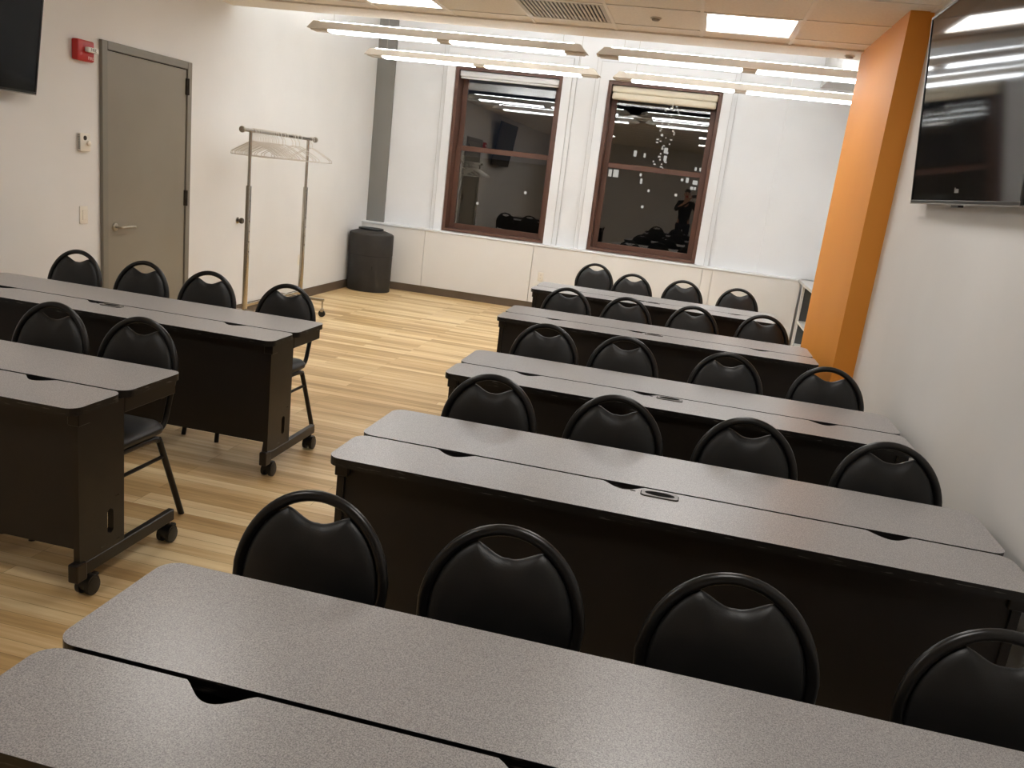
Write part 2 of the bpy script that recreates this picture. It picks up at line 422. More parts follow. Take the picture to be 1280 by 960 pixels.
for i, (x, y, rz, lb) in enumerate([(-2.335, 7.33, 0, 'long pendant light in the near row, left of the gap, over the left window'),
                                (.262, 7.39, .03, 'long pendant light in the near row, running right to the orange column'),
                                (-2.385, 8.76, -.02, 'long pendant light in the far row, crossing the top of the left window'),
                                (.262, 8.80, .03, 'long pendant light in the far row, over the right window')]):
    o = P0 if i == 0 else copy_tree(P0)
    o.location = (x, y, 2.715); o.rotation_euler = (0, 0, rz); tag(o, lb, 'pendant light', 'pendant lights by the windows')

# ------------------------------------------------------------------ windows
for i, (a, b) in enumerate(W):
    f = MB(); D0, D1 = YB-.03, YB+.26; k = .042
    f.box(a, a+k, D0, D1, WZ0, WZ1); f.box(b-k, b, D0, D1, WZ0, WZ1); f.box(a+k, b-k, D0, D1, WZ1-k, WZ1); f.box(a+k, b-k, D0, D1, WZ0, WZ0+.035)
    win = struct(f.build('window_%d' % (i+1), M['brown']))
    zm = 1.92
    for nm, z0, z1, yy in (('upper_sash', zm-.03, WZ1-k, YB+.20), ('lower_sash', WZ0+.035, zm+.03, YB+.155)):
        f = MB(); x0, x1 = a+k, b-k; w = .068
        f.box(x0, x0+w, yy, yy+.04, z0, z1, .004, 1); f.box(x1-w, x1, yy, yy+.04, z0, z1, .004, 1)
        f.box(x0+w, x1-w, yy, yy+.04, z1-.06, z1, .004, 1); f.box(x0+w, x1-w, yy, yy+.04, z0, z0+.065, .004, 1)
        s = f.build(nm, M['brown'], win)
        f = MB(); f.box(x0+w, x1-w, yy+.017, yy+.023, z0+.06, z1-.06); f.build('pane', M['glass'], s)
    # rolled-up blind inside the top of the opening
    rb = empty('roller_blind', ((a+b)/2, YB+.05, WZ1-k), 0, ['narrow white roller blind rolled up at the top of the left window', 'cream roller blind in two folds at the top of the right window'][i], 'blind')
    hw = (b-a)/2-k-.004
    if i == 0:
        f = MB(); f.box(-hw, hw, -.05, .04, -.075, -.002, .015, 3); f.build('cassette', M['wall_white'], rb, True)
        f = MB(); f.box(-hw+.01, hw-.01, -.035, -.015, -.10, -.076, .008, 2); f.build('bottom_bar', M['wall_white'], rb, True)
    else:
        f = MB(); f.box(-hw, hw, -.05, .04, -.082, -.002, .02, 3); f.build('cassette', M['blind'], rb, True)
        f = MB(); f.box(-hw+.01, hw-.01, -.055, .03, -.165, -.084, .022, 3); f.build('fabric_fold', M['blind'], rb, True)
        f = MB(); f.cyl((.12, -.06, -.21), (.12, -.06, -.14), .006, 8); f.build('pull_tab', M['white_plastic'], rb)

# night outside: a dark tower with lit windows, and a lower block
for (nm, x0, x1, y0, z1, lb, wins) in (
    ('office_tower', -4.8, 1.4, 42, 30, 'dark tower block with a dotted column of lit windows, seen through the right window', 'tower'),
    ('apartment_block', -16, -5.2, 36, 2.2, 'low dark building across the street with a few lit windows', 'low')):
    t = empty(nm, ((x0+x1)/2, y0, -12), 0, lb, 'building')
    f = MB(); f.box(x0-(x0+x1)/2, x1-(x0+x1)/2, 0, 6, 0, z1+12); f.build('facade', M['night'], t)
    rnd = random.Random(3); cx = (x0+x1)/2
    def lit(a, b, z0, z1): q = MB(); q.box(a, b, -.03, -.005, z0, z1); q.build('lit_window', M['lit'], t)
    if wins == 'tower':
        for k in range(70):
            x = rnd.choice([-2.35, -2.2, -2.05, -1.9, -1.75])+rnd.uniform(-.05, .05)+.006*k; z = 2.55+k*.05+rnd.uniform(-.03, .03)
            if rnd.random() < .15: continue
            w = rnd.uniform(.025, .06); lit(x-cx-w, x-cx+w, z+12, z+12+rnd.uniform(.04, .08))
        for (x, z, w, h) in ((-3.19, 3.2, .07, .28), (-2.72, 3.2, .05, .2), (-1.74, 3.5, .09, .26), (-1.72, 3.15, .07, .24), (-4.27, 2.12, .08, .34), (-3.99, 2.12, .13, .36), (-2.77, 2.3, .05, .14),
                             (-2.7, 1.95, .05, .25), (-2.27, 1.6, .05, .12), (-2.46, .8, .06, .12), (-.75, 2.3, .06, .12), (-.5, 2.25, .07, .24), (-.16, 2.2, .07, .2), (-.05, 2.2, .05, .2), (-.23, 1.95, .07, .14), (-.08, 1.95, .05, .14), (-.93, 1.55, .06, .12), (-.19, 2.85, .05, .16), (.03, 2.85, .05, .16)):
            lit(x-cx-w, x-cx+w, z+12, z+12+h)
    else:
        for (x, z, w, h) in ((-7.2, .9, .05, .11), (-9.3, .2, .05, .1)):
            lit(x-cx-w, x-cx+w, z+12, z+12+h)

# ------------------------------------------------------------------ built-in enclosure below the windows
XE = 1.405
t = empty('window_bench_cabinet', ((XL+XE)/2, (ENC+YB)/2, 0), 0, 'long low cream cabinet with a white ledge running beneath both windows', 'cabinet')
cx, cy = (XL+XE)/2, (ENC+YB)/2
def L_(x): return x-cx
f = MB(); f.box(L_(XL+.001), L_(XE), ENC+.02-cy, YB-.001-cy, .0, ZLEDGE-.022); f.build('carcass', M['panel'], t)
seams = [XL+.001, -3.352, -1.895, .235, .355, XE]
for a, b in zip(seams, seams[1:]):
    f = MB(); f.box(L_(a)+.003, L_(b)-.003, ENC-cy, ENC+.02-cy, .10, ZLEDGE-.025, .002, 1); f.build('panel', M['panel'], t)
f = MB(); f.box(L_(XL+.001), L_(XE)+.008, ENC-.012-cy, YB-.001-cy, ZLEDGE-.022, ZLEDGE, .004, 1); f.build('ledge', M['wall_white'], t)
f = MB(); f.box(L_(XL+.016), L_(XE), ENC+.004-cy, ENC+.019-cy, 0, .098); f.build('toe_kick', M['base'], t)
# open shelf case with a grey counter behind the column
t = empty('open_shelf_case', (1.66, 9.9, 0), 0, 'open shelf unit with a pale grey counter, half hidden behind the orange column', 'shelf')
x0, x1, ya, yb = -.235, .285, -1.1, .49
f = MB(); f.box(x0-.06, x1, ya, yb+.0, .815, .85, .004, 1); f.build('counter', M['shelf_grey'], t)
f = MB(); f.box(x0+.03, x1, yb-.05, yb, 0, .815, .003, 1); f.build('side_panel', M['shelf_in'], t)
f = MB(); f.box(x0, x0+.029, yb-.06, yb, 0, .815, .002, 1); f.build('face_frame', M['panel'], t)
f = MB(); f.box(x0, x1, ya+.02, ya+.06, 0, .815, .003, 1); f.build('side_panel', M['panel'], t)
f = MB(); f.box(x1-.02, x1, ya+.06, yb-.05, 0, .815); f.build('back_panel', M['shelf_in'], t)
for z in (.06, .34):
    f = MB(); f.box(x0+.01, x1-.02, ya+.06, yb-.05, z, z+.025); f.build('shelf', M['panel'], t)

# ------------------------------------------------------------------ left wall: door and fittings
f = MB(); ya, yb, zt = 5.394, 6.48, 2.245; k = .058
f.box(XL, XL+.028, ya, ya+k, 0, zt, .003, 1); f.box(XL, XL+.028, yb-k, yb, 0, zt, .003, 1); f.box(XL, XL+.028, ya+k, yb-k, zt-k, zt, .003, 1)
f.mi = 1; f.box(XL, XL+.004, ya+k, yb-k, 0, zt-k)
door = struct(f.build('door_1', [M['frame_grey'], M['gap']]))
f = MB(); f.box(XL+.005, XL+.016, ya+k+.005, yb-k-.005, .012, zt-k-.006, .002, 1); leaf = f.build('door_leaf', M['door'], door)
f = MB(); yh, zh = 5.535, .935
f.lathe([(.03, 0), (.03, .008), (.026, .012)], (XL+.016, yh, zh), axis='x')
f.tube(catmull([(XL+.02, yh, zh), (XL+.062, yh, zh), (XL+.074, yh+.02, zh), (XL+.072, yh+.12, zh+.002), (XL+.066, yh+.175, zh-.002)], 5), .0095, 10)
f.build('lever_handle', M['steel'], leaf, True)
for z in (2.05, 1.15, .25):
    f = MB(); f.box(XL+.012, XL+.034, yb-k-.018, yb-k+.012, z-.065, z+.065, .004, 2); f.cyl((XL+.036, yb-k-.003, z-.065), (XL+.036, yb-k-.003, z+.065), .009, 10); f.build('hinge', M['hinge'], leaf)

t = empty('fire_alarm_strobe', (XL, 5.207, 2.14), 0, 'red fire alarm with white strobe, on the wall beside the door top', 'fire alarm')
f = MB(); f.box(-.001, .05, -.083, .083, -.068, .068, .012, 3); f.build('housing', M['red'], t, True)
f = MB(); f.box(.05, .085, -.02, .083, -.008, .026, .008, 2); f.build('strobe', M['strobe'], t, True)
Rm = Matrix(((0,0,1,0),(1,0,0,0),(0,1,0,0),(0,0,0,1)))
text_mesh('lettering', 'FIRE', .03, M['dark_lettering'], t, Matrix.Translation((.0852, .03, .009)) @ Rm)
text_mesh('lettering', 'FIRE', .03, M['lettering'], t, Matrix.Translation((.0502, .045, -.045)) @ Rm)
t = empty('thermostat', (XL, 5.217, 1.535), 0, 'small white thermostat with round dial on the left wall above the light switch', 'thermostat')
f = MB(); f.box(0, .03, -.05, .05, -.062, .062, .006, 2); f.build('body', M['white_plastic'], t, True)
f = MB(); f.lathe([(.016, 0), (.015, .003)], (.03, -.006, .03), axis='x'); f.build('gauge', M['hinge'], t, True)
f = MB(); f.lathe([(.018, 0), (.017, .012), (.012, .016)], (.03, .024, -.005), axis='x'); f.build('dial', M['white_plastic'], t, True)
f = MB()
for k in range(9): f.box(.008, .024, -.0515, -.0495, -.045+k*.011, -.040+k*.011)
f.build('vent_slots', M['vent_dark'], t)
t = empty('light_switch', (XL, 5.22, 1.03), 0, 'white rocker light switch plate on the left wall beside the door', 'light switch')
f = MB(); f.box(0, .007, -.04, .04, -.063, .063, .003, 2); f.build('plate', M['white_plastic'], t, True)
f = MB(); f.box(.007, .012, -.017, .017, -.035, .035, .002, 1); f.build('rocker', M['white_plastic'], t)
t = empty('door_stop', (XL, 7.305, .934), 0, 'small round metal door stop on the white left wall, left of the garment rack pole', 'door stop')
f = MB(); f.lathe([(.03, 0), (.03, .006), (.022, .01)], axis='x'); f.build('rose', M['chrome'], t, True)
f = MB(); f.lathe([(.012, .01), (.012, .025), (.026, .034), (.029, .048), (.024, .060), (.010, .063)], axis='x'); f.build('bumper', M['hinge'], t, True)
def outlet(loc, lb, axis):
    t = empty('wall_outlet', loc, 0 if axis == 'x' else -PI/2, lb, 'outlet', 'white wall outlets')
    f = MB(); f.box(0, .006, -.037, .037, -.058, .058, .003, 2); f.build('plate', M['white_plastic'], t, True)
    for z in (-.022, .022):
        f = MB(); f.box(.006, .0085, -.017, .017, z-.015, z+.015, .003, 2); s = f.build('socket', M['white_plastic'], t)
        f = MB()
        for yy in (-.006, .006): f.box(.0085, .009, yy-.001, yy+.001, z-.002, z+.007)
        f.build('slot', M['gap'], s)
outlet((XL, 8.655, .455), 'white wall outlet low on the left wall, behind the garment rack', 'x')
outlet((-1.76, ENC, .44), 'white wall outlet on the cream cabinet below the windows', 'y')

# ------------------------------------------------------------------ televisions
def television(loc, rz, tilt, w, h, lb, logo, back):
    t = empty('television', loc, rz, lb, 'television')
    # local: screen faces +x, width along y, base of screen at z=0
    Rt = Matrix.Rotation(tilt, 4, 'Y')
    f = MB(); f.box(-.045, -.004, -w/2, w/2, 0, h, .006, 2, Rt); f.build('casing', M['bezel'], t)
    f = MB(); f.box(-.004, .0, -w/2+.012, w/2-.012, .013, h-.012, mat=Rt); f.build('screen', M['screen'], t)
    f = MB(); b = .012
    f.box(-.004, .004, -w/2, w/2, 0, .013, .001, 1, Rt); f.box(-.004, .004, -w/2, w/2, h-b, h, .001, 1, Rt); f.box(-.004, .004, -w/2, -w/2+b, .013, h-b, .001, 1, Rt); f.box(-.004, .004, w/2-b, w/2, .013, h-b, .001, 1, Rt)
    f.build('bezel', M['bezel'], t)
    f = MB(); f.box(-.006, .006, -w/2+.004, w/2-.004, -.006, 0, mat=Rt); f.build('bottom_trim', M['silver'], t)
    if logo:
        f = MB()
        for (y, ww, hh) in ((-.024, .005, .022), (-.014, .007, .015), (-.002, .006, .017), (.009, .007, .015), (.021, .006, .016)):
            f.box(.0, .0012, y-ww, y+ww, .045, .045+hh, mat=Rt)
        f.build('logo', M['silver'], t)
        f = MB(); f.box(-.02, .002, -.05, .05, -.016, -.006, mat=Rt); f.build('sensor_bar', M['bezel'], t)
    f = MB(); f.box(-back, -.03+h*.35*math.sin(tilt), -.2, .2, h*.35, h*.65, .004, 1); f.build('wall_bracket', M['bezel'], t)
    return t
tv = television((1.085, 3.92, 1.765), PI, .108, 1.50, .885, 'large glossy black television on the right wall beside the orange column', True, .064)
tv2 = television((-4.135, 3.935, 1.803), 0, .125, 1.50, .885, 'black television on the left wall, cut off by the frame edge', False, .104)

# ------------------------------------------------------------------ training tables
LT, DT, HT = 2.0845, .6205, .74
def make_table():
    t = empty('training_table')
    YG0, YG1 = .2555, .2672                    # gap between the two leaves
    # far leaf
    f = MB(); f.prism(rounded(0, LT, YG1, DT, .045), HT-.028, HT, side=1); f.build('tabletop', [M['top'], M['edge']], t)
    # near leaf with three cable notches in its far edge
    o = rounded(0, LT, 0, YG0, .045)
    arc = o[:7]; rest = o[7:]
    top = []
    for c in (LT-.345, .925, .355):
        w, d = .068, .046
        for k in range(13):
            u = -1+2*k/12
            top.append((c-u*w, YG0-d*(.5+.5*math.cos(u*PI))**.62))
    f = MB(); f.prism(arc+top+rest, HT-.028, HT, side=1); f.build('tabletop', [M['top'], M['edge']], t)
    # power grommet and the little screw beside it
    gx, gy = LT/2, .212
    f = MB(); outer = rounded(gx-.058, gx+.058, gy-.024, gy+.024, .012)
    f.prism(outer, HT, HT+.004)
    f.mi = 1; f.prism([(gx+.047*math.cos(a*PI/12), gy+.017*math.sin(a*PI/12)) for a in range(24)], HT+.004, HT+.0048)
    gm = f.build('cable_grommet', [M['grommet'], M['gap']], t)
    f = MB(); f.prism(rounded(gx-.0605, gx+.0605, gy-.0265, gy+.0265, .013), HT, HT+.0012); f.build('gasket', M['gap'], gm)
    f = MB(); f.prism([(gx-.085+.009*math.cos(a*PI/8), gy+.004*math.sin(a*PI/8)) for a in range(16)], HT, HT+.0008); f.build('screw', M['gap'], t)
    # modesty panel
    f = MB(); f.box(.047, LT-.047, .055, .073, .195, HT-.03); f.build('modesty_panel', M['black'], t)
    # cable tray below the gap
    f = MB(); f.box(.052, LT-.052, .17, .34, HT-.075, HT-.07); f.box(.052, LT-.052, .335, .34, HT-.07, HT-.03); f.build('cable_tray', M['black_metal'], t)
    for s in (0, 1):
        def X(a, b): return (a, b) if s == 0 else (LT-b, LT-a)
        x0, x1 = X(.022, .046)
        # end panel with the oval cable hole: outline with a slit-free frame of boxes round the hole
        f = MB(); hy, hz, hw, hh = .208, .25, .017, .05
        ya, yb, za, zb = .045, .285, .10, HT-.029
        ring = [(hy+hw*math.cos(2*PI*k/24), hz+(hh-hw)*(1 if math.sin(2*PI*k/24) > 0 else -1 if math.sin(2*PI*k/24) < 0 else 0)+hw*math.sin(2*PI*k/24)) for k in range(24)]
        rect = []
        for k in range(24):
            a = 2*PI*k/24; c, sn = math.cos(a), math.sin(a)
            # project onto a small rectangle round the hole
            bw, bh = .05, .09
            q = min(bw/abs(c) if abs(c) > 1e-6 else 1e9, bh/abs(sn) if abs(sn) > 1e-6 else 1e9)
            rect.append((hy+c*q, hz+sn*q))
        va = {}
        for key, pts in (('r', ring), ('q', rect)):
            for xx in (x0, x1): va[key, xx] = [f.bm.verts.new((xx, p[0], p[1])) for p in pts]
        for k in range(24):
            n = (k+1) % 24
            for xx in (x0, x1): f.bm.faces.new((va['r', xx][k], va['r', xx][n], va['q', xx][n], va['q', xx][k]))
            f.bm.faces.new((va['r', x0][k], va['r', x0][n], va['r', x1][n], va['r', x1][k]))
        f.box(x0, x1, ya, hy-.05, za, zb); f.box(x0, x1, hy+.05, yb, za, zb)
        f.box(x0, x1, hy-.05, hy+.05, hz+.09, zb); f.box(x0, x1, hy-.05, hy+.05, za, hz-.09)
        f.build('end_panel', M['black_metal'], t)
        f = MB(); f.box(*X(.020, .048), .030, .605, .092, .142, .003, 1); f.mi = 0
        f.box(*X(.014, .054), .022, .075, .078, .150, .006, 2); f.build('foot_rail', M['black_metal'], t)
        f = MB(); f.box(*X(.020, .050), .286, .60, HT-.088, HT-.029, .003, 1); f.build('support_arm', M['black_metal'], t)
        f = MB(); f.box(*X(.014, .06), .04, .10, HT-.075, HT-.029, .003, 1); f.build('corner_bracket', M['black_metal'], t)
        for yy in (.105, .585):
            cxx = .040 if s == 0 else LT-.040
            f = MB(); f.cyl((cxx, yy, .070), (cxx, yy, .092), .011, 12)
            f.tube([(cxx-.026, yy, .045), (cxx+.026, yy, .045)], .0315, 18)
            f.box(cxx-.012, cxx+.012, yy+.012, yy+.05, .052, .066, .004, 1)
            ca = f.build('caster', M['plastic'], t, True)
            f = MB()
            for q in (-.0195, .0195): f.lathe([(.018, -.0115), (.0335, -.0085), (.0335, .0085), (.018, .0115)], (cxx+q, yy, .0335), axis='x')
            f.build('wheel', M['plastic'], ca, True)
    return t
XLt = -1.0184
TAB = make_table()
# (left end x of far edge, y of far edge mid, slope, label)
tabs = [(XLt-.002, 1.5123, 0, 'grey-topped training table nearest the camera, filling the bottom of the view'),
        (XLt+.025, 2.9094, -.0100, 'grey-topped training table, second from the camera in the right-hand group'),
        (XLt+.016, 4.2010, -.0053, 'grey-topped training table, third from the camera in the right-hand group'),
        (XLt-.145, 5.9179, .0079, 'grey-topped training table ending against the orange column'),
        (XLt-.228, 7.5486, .0005, 'grey-topped training table farthest back, nearest the windows'),
        (-1.8989-LT, 2.8941, .004, 'grey-topped training table nearer the camera on the left of the aisle'),
        (-1.8989-LT, 4.2345, .006, 'grey-topped training table on the left of the aisle in front of the door')]
for i, (x, y, sl, lb) in enumerate(tabs):
    o = TAB if i == 0 else copy_tree(TAB)
    a = math.atan(sl); dy = y-sl*LT/2
    # local (0, DT) must land on (x, dy)
    o.location = (x+DT*math.sin(a), dy-DT*math.cos(a), 0); o.rotation_euler = (0, 0, a)
    tag(o, lb, 'table', 'grey-topped training tables')

# ------------------------------------------------------------------ banquet chairs (they face -y, towards the camera)
def make_chair():
    t = empty('banquet_chair')
    def yz(z): return .165+(z-.49)*(.25-.165)/(.885-.49)       # rake of the back
    HW, ZE, RZ = .187, .66, .2105
    def side(s):
        return [(s*.176, -.16, .432), (s*.176, .07, .432), (s*.176, .125, .440), (s*.1765, .155, .468), (s*.178, yz(.53), .53), (s*.182, yz(.60), .60)]
    path = [Vector(p) for p in catmull(side(-1), 5)]
    for k in range(1, 32):
        a = PI-PI*k/32
        z = ZE+RZ*math.sin(a); path.append(Vector((HW*math.cos(a), yz(z), z)))
    path += [Vector(p) for p in catmull(side(1), 5)[::-1]]
    f = MB(); f.tube(path, .0122, 10, r2=.0122)
    # the band of the hoop is wider in its own plane: widen by scaling about the hoop centre
    f.bm.verts.ensure_lookup_table()
    for i, p in enumerate(path):
        if p.z > .56:
            k = min(1, (p.z-.56)/.12)
            c = Vector((p.x, p.y, p.z)); d = Vector((p.x/HW, 0, (p.z-ZE)/RZ if p.z > ZE else 0)).normalized()
            d = Vector((d.x, d.z*(.085/.395), d.z)).normalized()
            for j in range(10):
                v = f.bm.verts[i*10+j]; q = v.co-c; v.co = c+q+d*q.dot(d)*(.16*k)
    f.build('back_frame', M['hoop'], t, True, 60)
    # padded back with the scooped top
    def outline(n=72):
        pts = []
        zi, wi = RZ-.014, HW-.014
        x0 = .080
        za = ZE+zi*math.sqrt(1-(x0/wi)**2)
        zdip = ZE+zi-.048
        m1 = 26
        for k in range(m1+1):                       # right side from the bottom up to the shoulder
            z = .552+(za-.552)*k/m1
            x = wi*math.sqrt(max(0, 1-((z-ZE)/zi)**2)) if z > ZE else wi-(ZE-z)*.05
            if k < 3: x -= (.026, .010, .002)[k]
            pts.append((x, z))
        m2 = 22
        for k in range(1, m2):
            x = x0*(1-2*k/m2); u = abs(x)/x0
            zc = zdip+(za-zdip)*(u**2*(3-2*u))-.004*math.sin(PI*u)
            pts.append((x, zc))
        pts += [(-x, z) for x, z in pts[:m1+1][::-1]]
        return pts
    o = outline(); zc = .69
    f = MB(); bm = f.bm
    def rings(sign, T):
        rs = []
        for q in (1, .985, .95, .89, .80, .66, .48, .28, .10):
            d = T*(1-q**5)**.6
            ring = []
            for x, z in o:
                X, Z = x*q, zc-.0+(z-zc)*q
                ring.append(bm.verts.new((X, yz(Z)+sign*d, Z)))
            rs.append(ring)
        return rs
    fr = rings(-1, .026); bk = rings(1, .012)
    n = len(o)
    for rs in (fr, bk):
        for a, b in zip(rs, rs[1:]):
            for k in range(n): bm.faces.new((a[k], a[(k+1) % n], b[(k+1) % n], b[k]))
        bm.faces.new(rs[-1])
    bmesh.ops.remove_doubles(bm, verts=fr[0]+bk[0], dist=1e-5)
    f.build('backrest', M['vinyl'], t, True, 80)
    # seat cushion
    f = MB(); so = rounded(-.205, .205, -.245, .155, .075, 8); rs = []
    for (q, z) in ((.93, .412), (.985, .420), (1, .436), (.985, .455), (.93, .468), (.80, .476), (.5, .480), (.15, .481)):
        rs.append([f.bm.verts.new((x*q, -.045+(y+.045)*q, z)) for x, y in so])
    n = len(so)
    for a, b in zip(rs, rs[1:]):
        for k in range(n): f.bm.faces.new((a[k], a[(k+1) % n], b[(k+1) % n], b[k]))
    f.bm.faces.new(rs[0][::-1]); f.bm.faces.new(rs[-1])
    for v in f.bm.verts:
        if abs(v.co.x) > .150 and v.co.z < .45 : v.co.z += .012
    f.build('seat', M['vinyl'], t, True, 80)
    for s in (-1, 1):
        f = MB(); f.tube(catmull([(s*.172, .0, .404), (s*.172, .075, .402), (s*.174, .108, .392), (s*.178, .126, .362), (s*.198, .252, .0)], 6), .0135, 10)
        f.build('rear_leg', M['black_metal'], t, True, 60)
        f = MB(); f.tube(catmull([(s*.172, .0, .404), (s*.170, -.125, .402), (s*.169, -.158, .392), (s*.167, -.172, .362), (s*.150, -.24, .0)], 6), .0130, 10)
        f.build('front_leg', M['black_metal'], t, True, 60)
        f = MB(); f.cyl((s*.1635, -.186, .295), (s*.1815, .148, .310), .0085, 8); f.build('stretcher', M['black_metal'], t, True)
    f = MB(); f.box(-.165, .165, -.14, -.11, .396, .412); f.box(-.165, .165, .05, .08, .396, .412); f.build('seat_support', M['black_metal'], t)
    return t
CH = make_chair()
rows = [('the nearest table', [(-.752, 1.72), (-.283, 1.741), (.237, 1.725), (.775, 1.715)]),
        ('the second right-hand table', [(-.662, 3.143), (-.157, 3.14), (.341, 3.128), (.853, 3.114)]),
        ('the third right-hand table', [(-.677, 4.506), (-.23, 4.482), (.314, 4.464), (.837, 4.494)]),
        ('the table ending at the orange column', [(-.823, 6.224), (-.352, 6.175), (.137, 6.216), (.64, 6.279)]),
        ('the farthest table', [(-.862, 8.512), (-.437, 7.974), (.038, 8.025), (.549, 7.985)]),
        ('the left-hand table in front of the door', [(-3.761, 4.585), (-3.26, 4.548), (-2.798, 4.542), (-2.266, 4.513)]),
        ('the nearer left-hand table', [(-2.692, 3.135), (-2.246, 3.124)])]
ordn = ['leftmost', 'second from left', 'third from left', 'rightmost']
first = True
rnd = random.Random(11)
for row, lst in rows:
    for k, (x, y) in enumerate(lst):
        o = CH if first else copy_tree(CH); first = False
        rz = rnd.uniform(-.03, .03)
        o.location = (x-.25*math.sin(-rz)*0, y-.25, 0); o.rotation_euler = (0, 0, rz)
        w = ordn[k] if len(lst) == 4 else ('left one', 'right one, by the aisle')[k]
        tag(o, 'black vinyl round-backed chair behind %s, %s' % (row, w), 'chair', 'black banquet chairs')

# ------------------------------------------------------------------ garment rack and hangers
RX, RY0, RY1, RZ = -3.84, 6.79, 7.90, 1.77
t = empty('garment_rack', (RX, (RY0+RY1)/2, 0), 0, 'chrome rolling garment rack standing along the white left wall', 'garment rack')
cy = (RY0+RY1)/2
f = MB(); f.cyl((0, RY0-.13-cy, RZ), (0, RY1+.15-cy, RZ), .0155, 14); f.build('top_bar', M['chrome'], t, True)
for y, s in ((RY0-.13-cy, -1), (RY1+.15-cy, 1)):
    f = MB(); f.lathe([(.016, 0), (.027, s*.004), (.027, s*.018), (.015, s*.026)], (0, y, RZ), axis='y'); f.build('end_cap', M['steel'], t, True)
for y in (RY0-cy, RY1-cy):
    f = MB(); f.cyl((0, y, 1.2), (0, y, RZ-.012), .0145, 14); f.build('inner_pole', M['chrome'], t, True)
    f = MB(); f.box(-.019, .019, y-.019, y+.019, .19, 1.30, .006, 2); f.build('outer_pole', M['chrome'], t, True)
    f = MB()
    for k in range(6): f.lathe([(.006, 0), (.006, .002)], (.0192, y, .72+.09*k), axis='x', n=10)
    f.build('adjusting_hole', M['gap'], t)
    f = MB(); f.box(-.30, .27, y-.014, y+.014, .165, .19, .003, 1); f.build('foot_bar', M['chrome'], t)
    for x in (-.285, .255):
        f = MB(); f.cyl((x, y, .085), (x, y, .165), .0085, 10); f.box(x-.016, x+.016, y-.014, y+.014, .05, .088, .004, 1); ca = f.build('caster', M['chrome'], t)
        f = MB(); f.lathe([(.02, -.012), (.036, -.009), (.036, .009), (.02, .012)], (x+.0, y, .036), axis='y'); f.build('wheel', M['plastic'], ca, True)
f = MB(); f.box(-.012, .012, RY0-cy, RY1-cy, .215, .24, .003, 1); f.build('bottom_rail', M['chrome'], t)
def make_hanger():
    t = empty('wire_hanger')
    f = MB(); pts = []
    for k in range(11):
        a = math.radians(-30+k*21)
        pts.append((.0235*math.cos(a), 0, .0235*math.sin(a)-.0030))
    pts = [p for p in pts]
    pts += [(-.019, 0, -.024), (-.004, 0, -.042), (0, 0, -.060), (0, 0, -.085)]
    f.tube(catmull(pts, 3), .003, 6); f.build('hook', M['wire'], t, True)
    f = MB()
    f.tube(catmull([(0, 0, -.085), (.045, 0, -.098), (.19, 0, -.175), (.212, 0, -.192), (.213, 0, -.206), (.196, 0, -.213), (0, 0, -.214), (-.196, 0, -.213), (-.213, 0, -.206), (-.212, 0, -.192), (-.19, 0, -.175), (-.045, 0, -.098), (0, 0, -.085)], 4), .0034, 6)
    f.build('shoulder_wire', M['wire'], t, True)
    return t
H0 = make_hanger()
hy = [6.84, 6.87, 6.90, 6.93, 6.96, 6.99, 7.02, 7.05, 7.08, 7.11, 7.14, 7.175, 7.21, 7.25, 7.30, 7.38, 7.43, 7.58, 7.64, 7.72, 7.955, 8.0]
for i, y in enumerate(hy):
    o = H0 if i == 0 else copy_tree(H0)
    o.location = (RX, y, RZ); o.rotation_euler = (0, 0, (-.02, .03, .0, .035, .01, -.01, .03, .05, .02, .04, .06)[i % 11])
    tag(o, 'thin white wire hanger among the hangers on the chrome garment rack', 'hanger', 'wire hangers on the garment rack')

# ------------------------------------------------------------------ waste bin (bowed front and flat back)
t = empty('waste_bin', (-3.945, 10.05, 0), .06, 'charcoal plastic bin with bowed front in the corner by the grey pilaster', 'bin')
def dplan(q=1, n=28):
    o = []
    for k in range(n+1):
        a = PI+PI*k/n; o.append((.285*q*math.cos(a), (.235*math.sin(a))*q+.02))
    for k in range(1, 12):
        a = PI*k/12; o.append((.285*q*math.cos(a), (.215*math.sin(a))*q+.02))
    return o
def loft(secs, cap0=True, cap1=True):
    f = MB(); rs = [[f.bm.verts.new((x, y, z)) for x, y in dplan(q)] for q, z in secs]; n = len(rs[0])
    for a, b in zip(rs, rs[1:]):
        for k in range(n): f.bm.faces.new((a[k], a[(k+1) % n], b[(k+1) % n], b[k]))
    if cap0: f.bm.faces.new(rs[0][::-1])
    if cap1: f.bm.faces.new(rs[-1])
    return f
loft([(.975, 0), (.985, .01), (1, .44), (1, .452)]).build('body', M['bin'], t, True, 35)
loft([(.985, .452), (.985, .462)]).build('groove', M['bin_dark'], t, True, 35)
loft([(1.0, .462), (1.005, .47), (1.0, .715), (.985, .73), (.93, .742), (.60, .772)]).build('lid', M['bin'], t, True, 35)
f = MB(); f.tube([(-.015+.150*math.cos(2*PI*k/24), .02+.105*math.sin(2*PI*k/24), .785) for k in range(24)], .014, 8, closed=True, up=(0,0,1)); 
for k in range(24): pass
f.lathe([(.109, 0), (.106, .016)], (-.015, .02, .768)); f.mi = 1; f.lathe([(.104, 0), (.104, .001)], (-.015, .02, .784))
f.build('opening_rim', [M['plastic'], M['bin_dark']], t, True, 40)
f = MB(); f.box(-.011, .011, -.010, .004, -.03, .03, .004, 2, Matrix.Translation((.10, -.200, .31)) @ Matrix.Rotation(.22, 4, 'Z')); f.build('latch', M['plastic'], t)

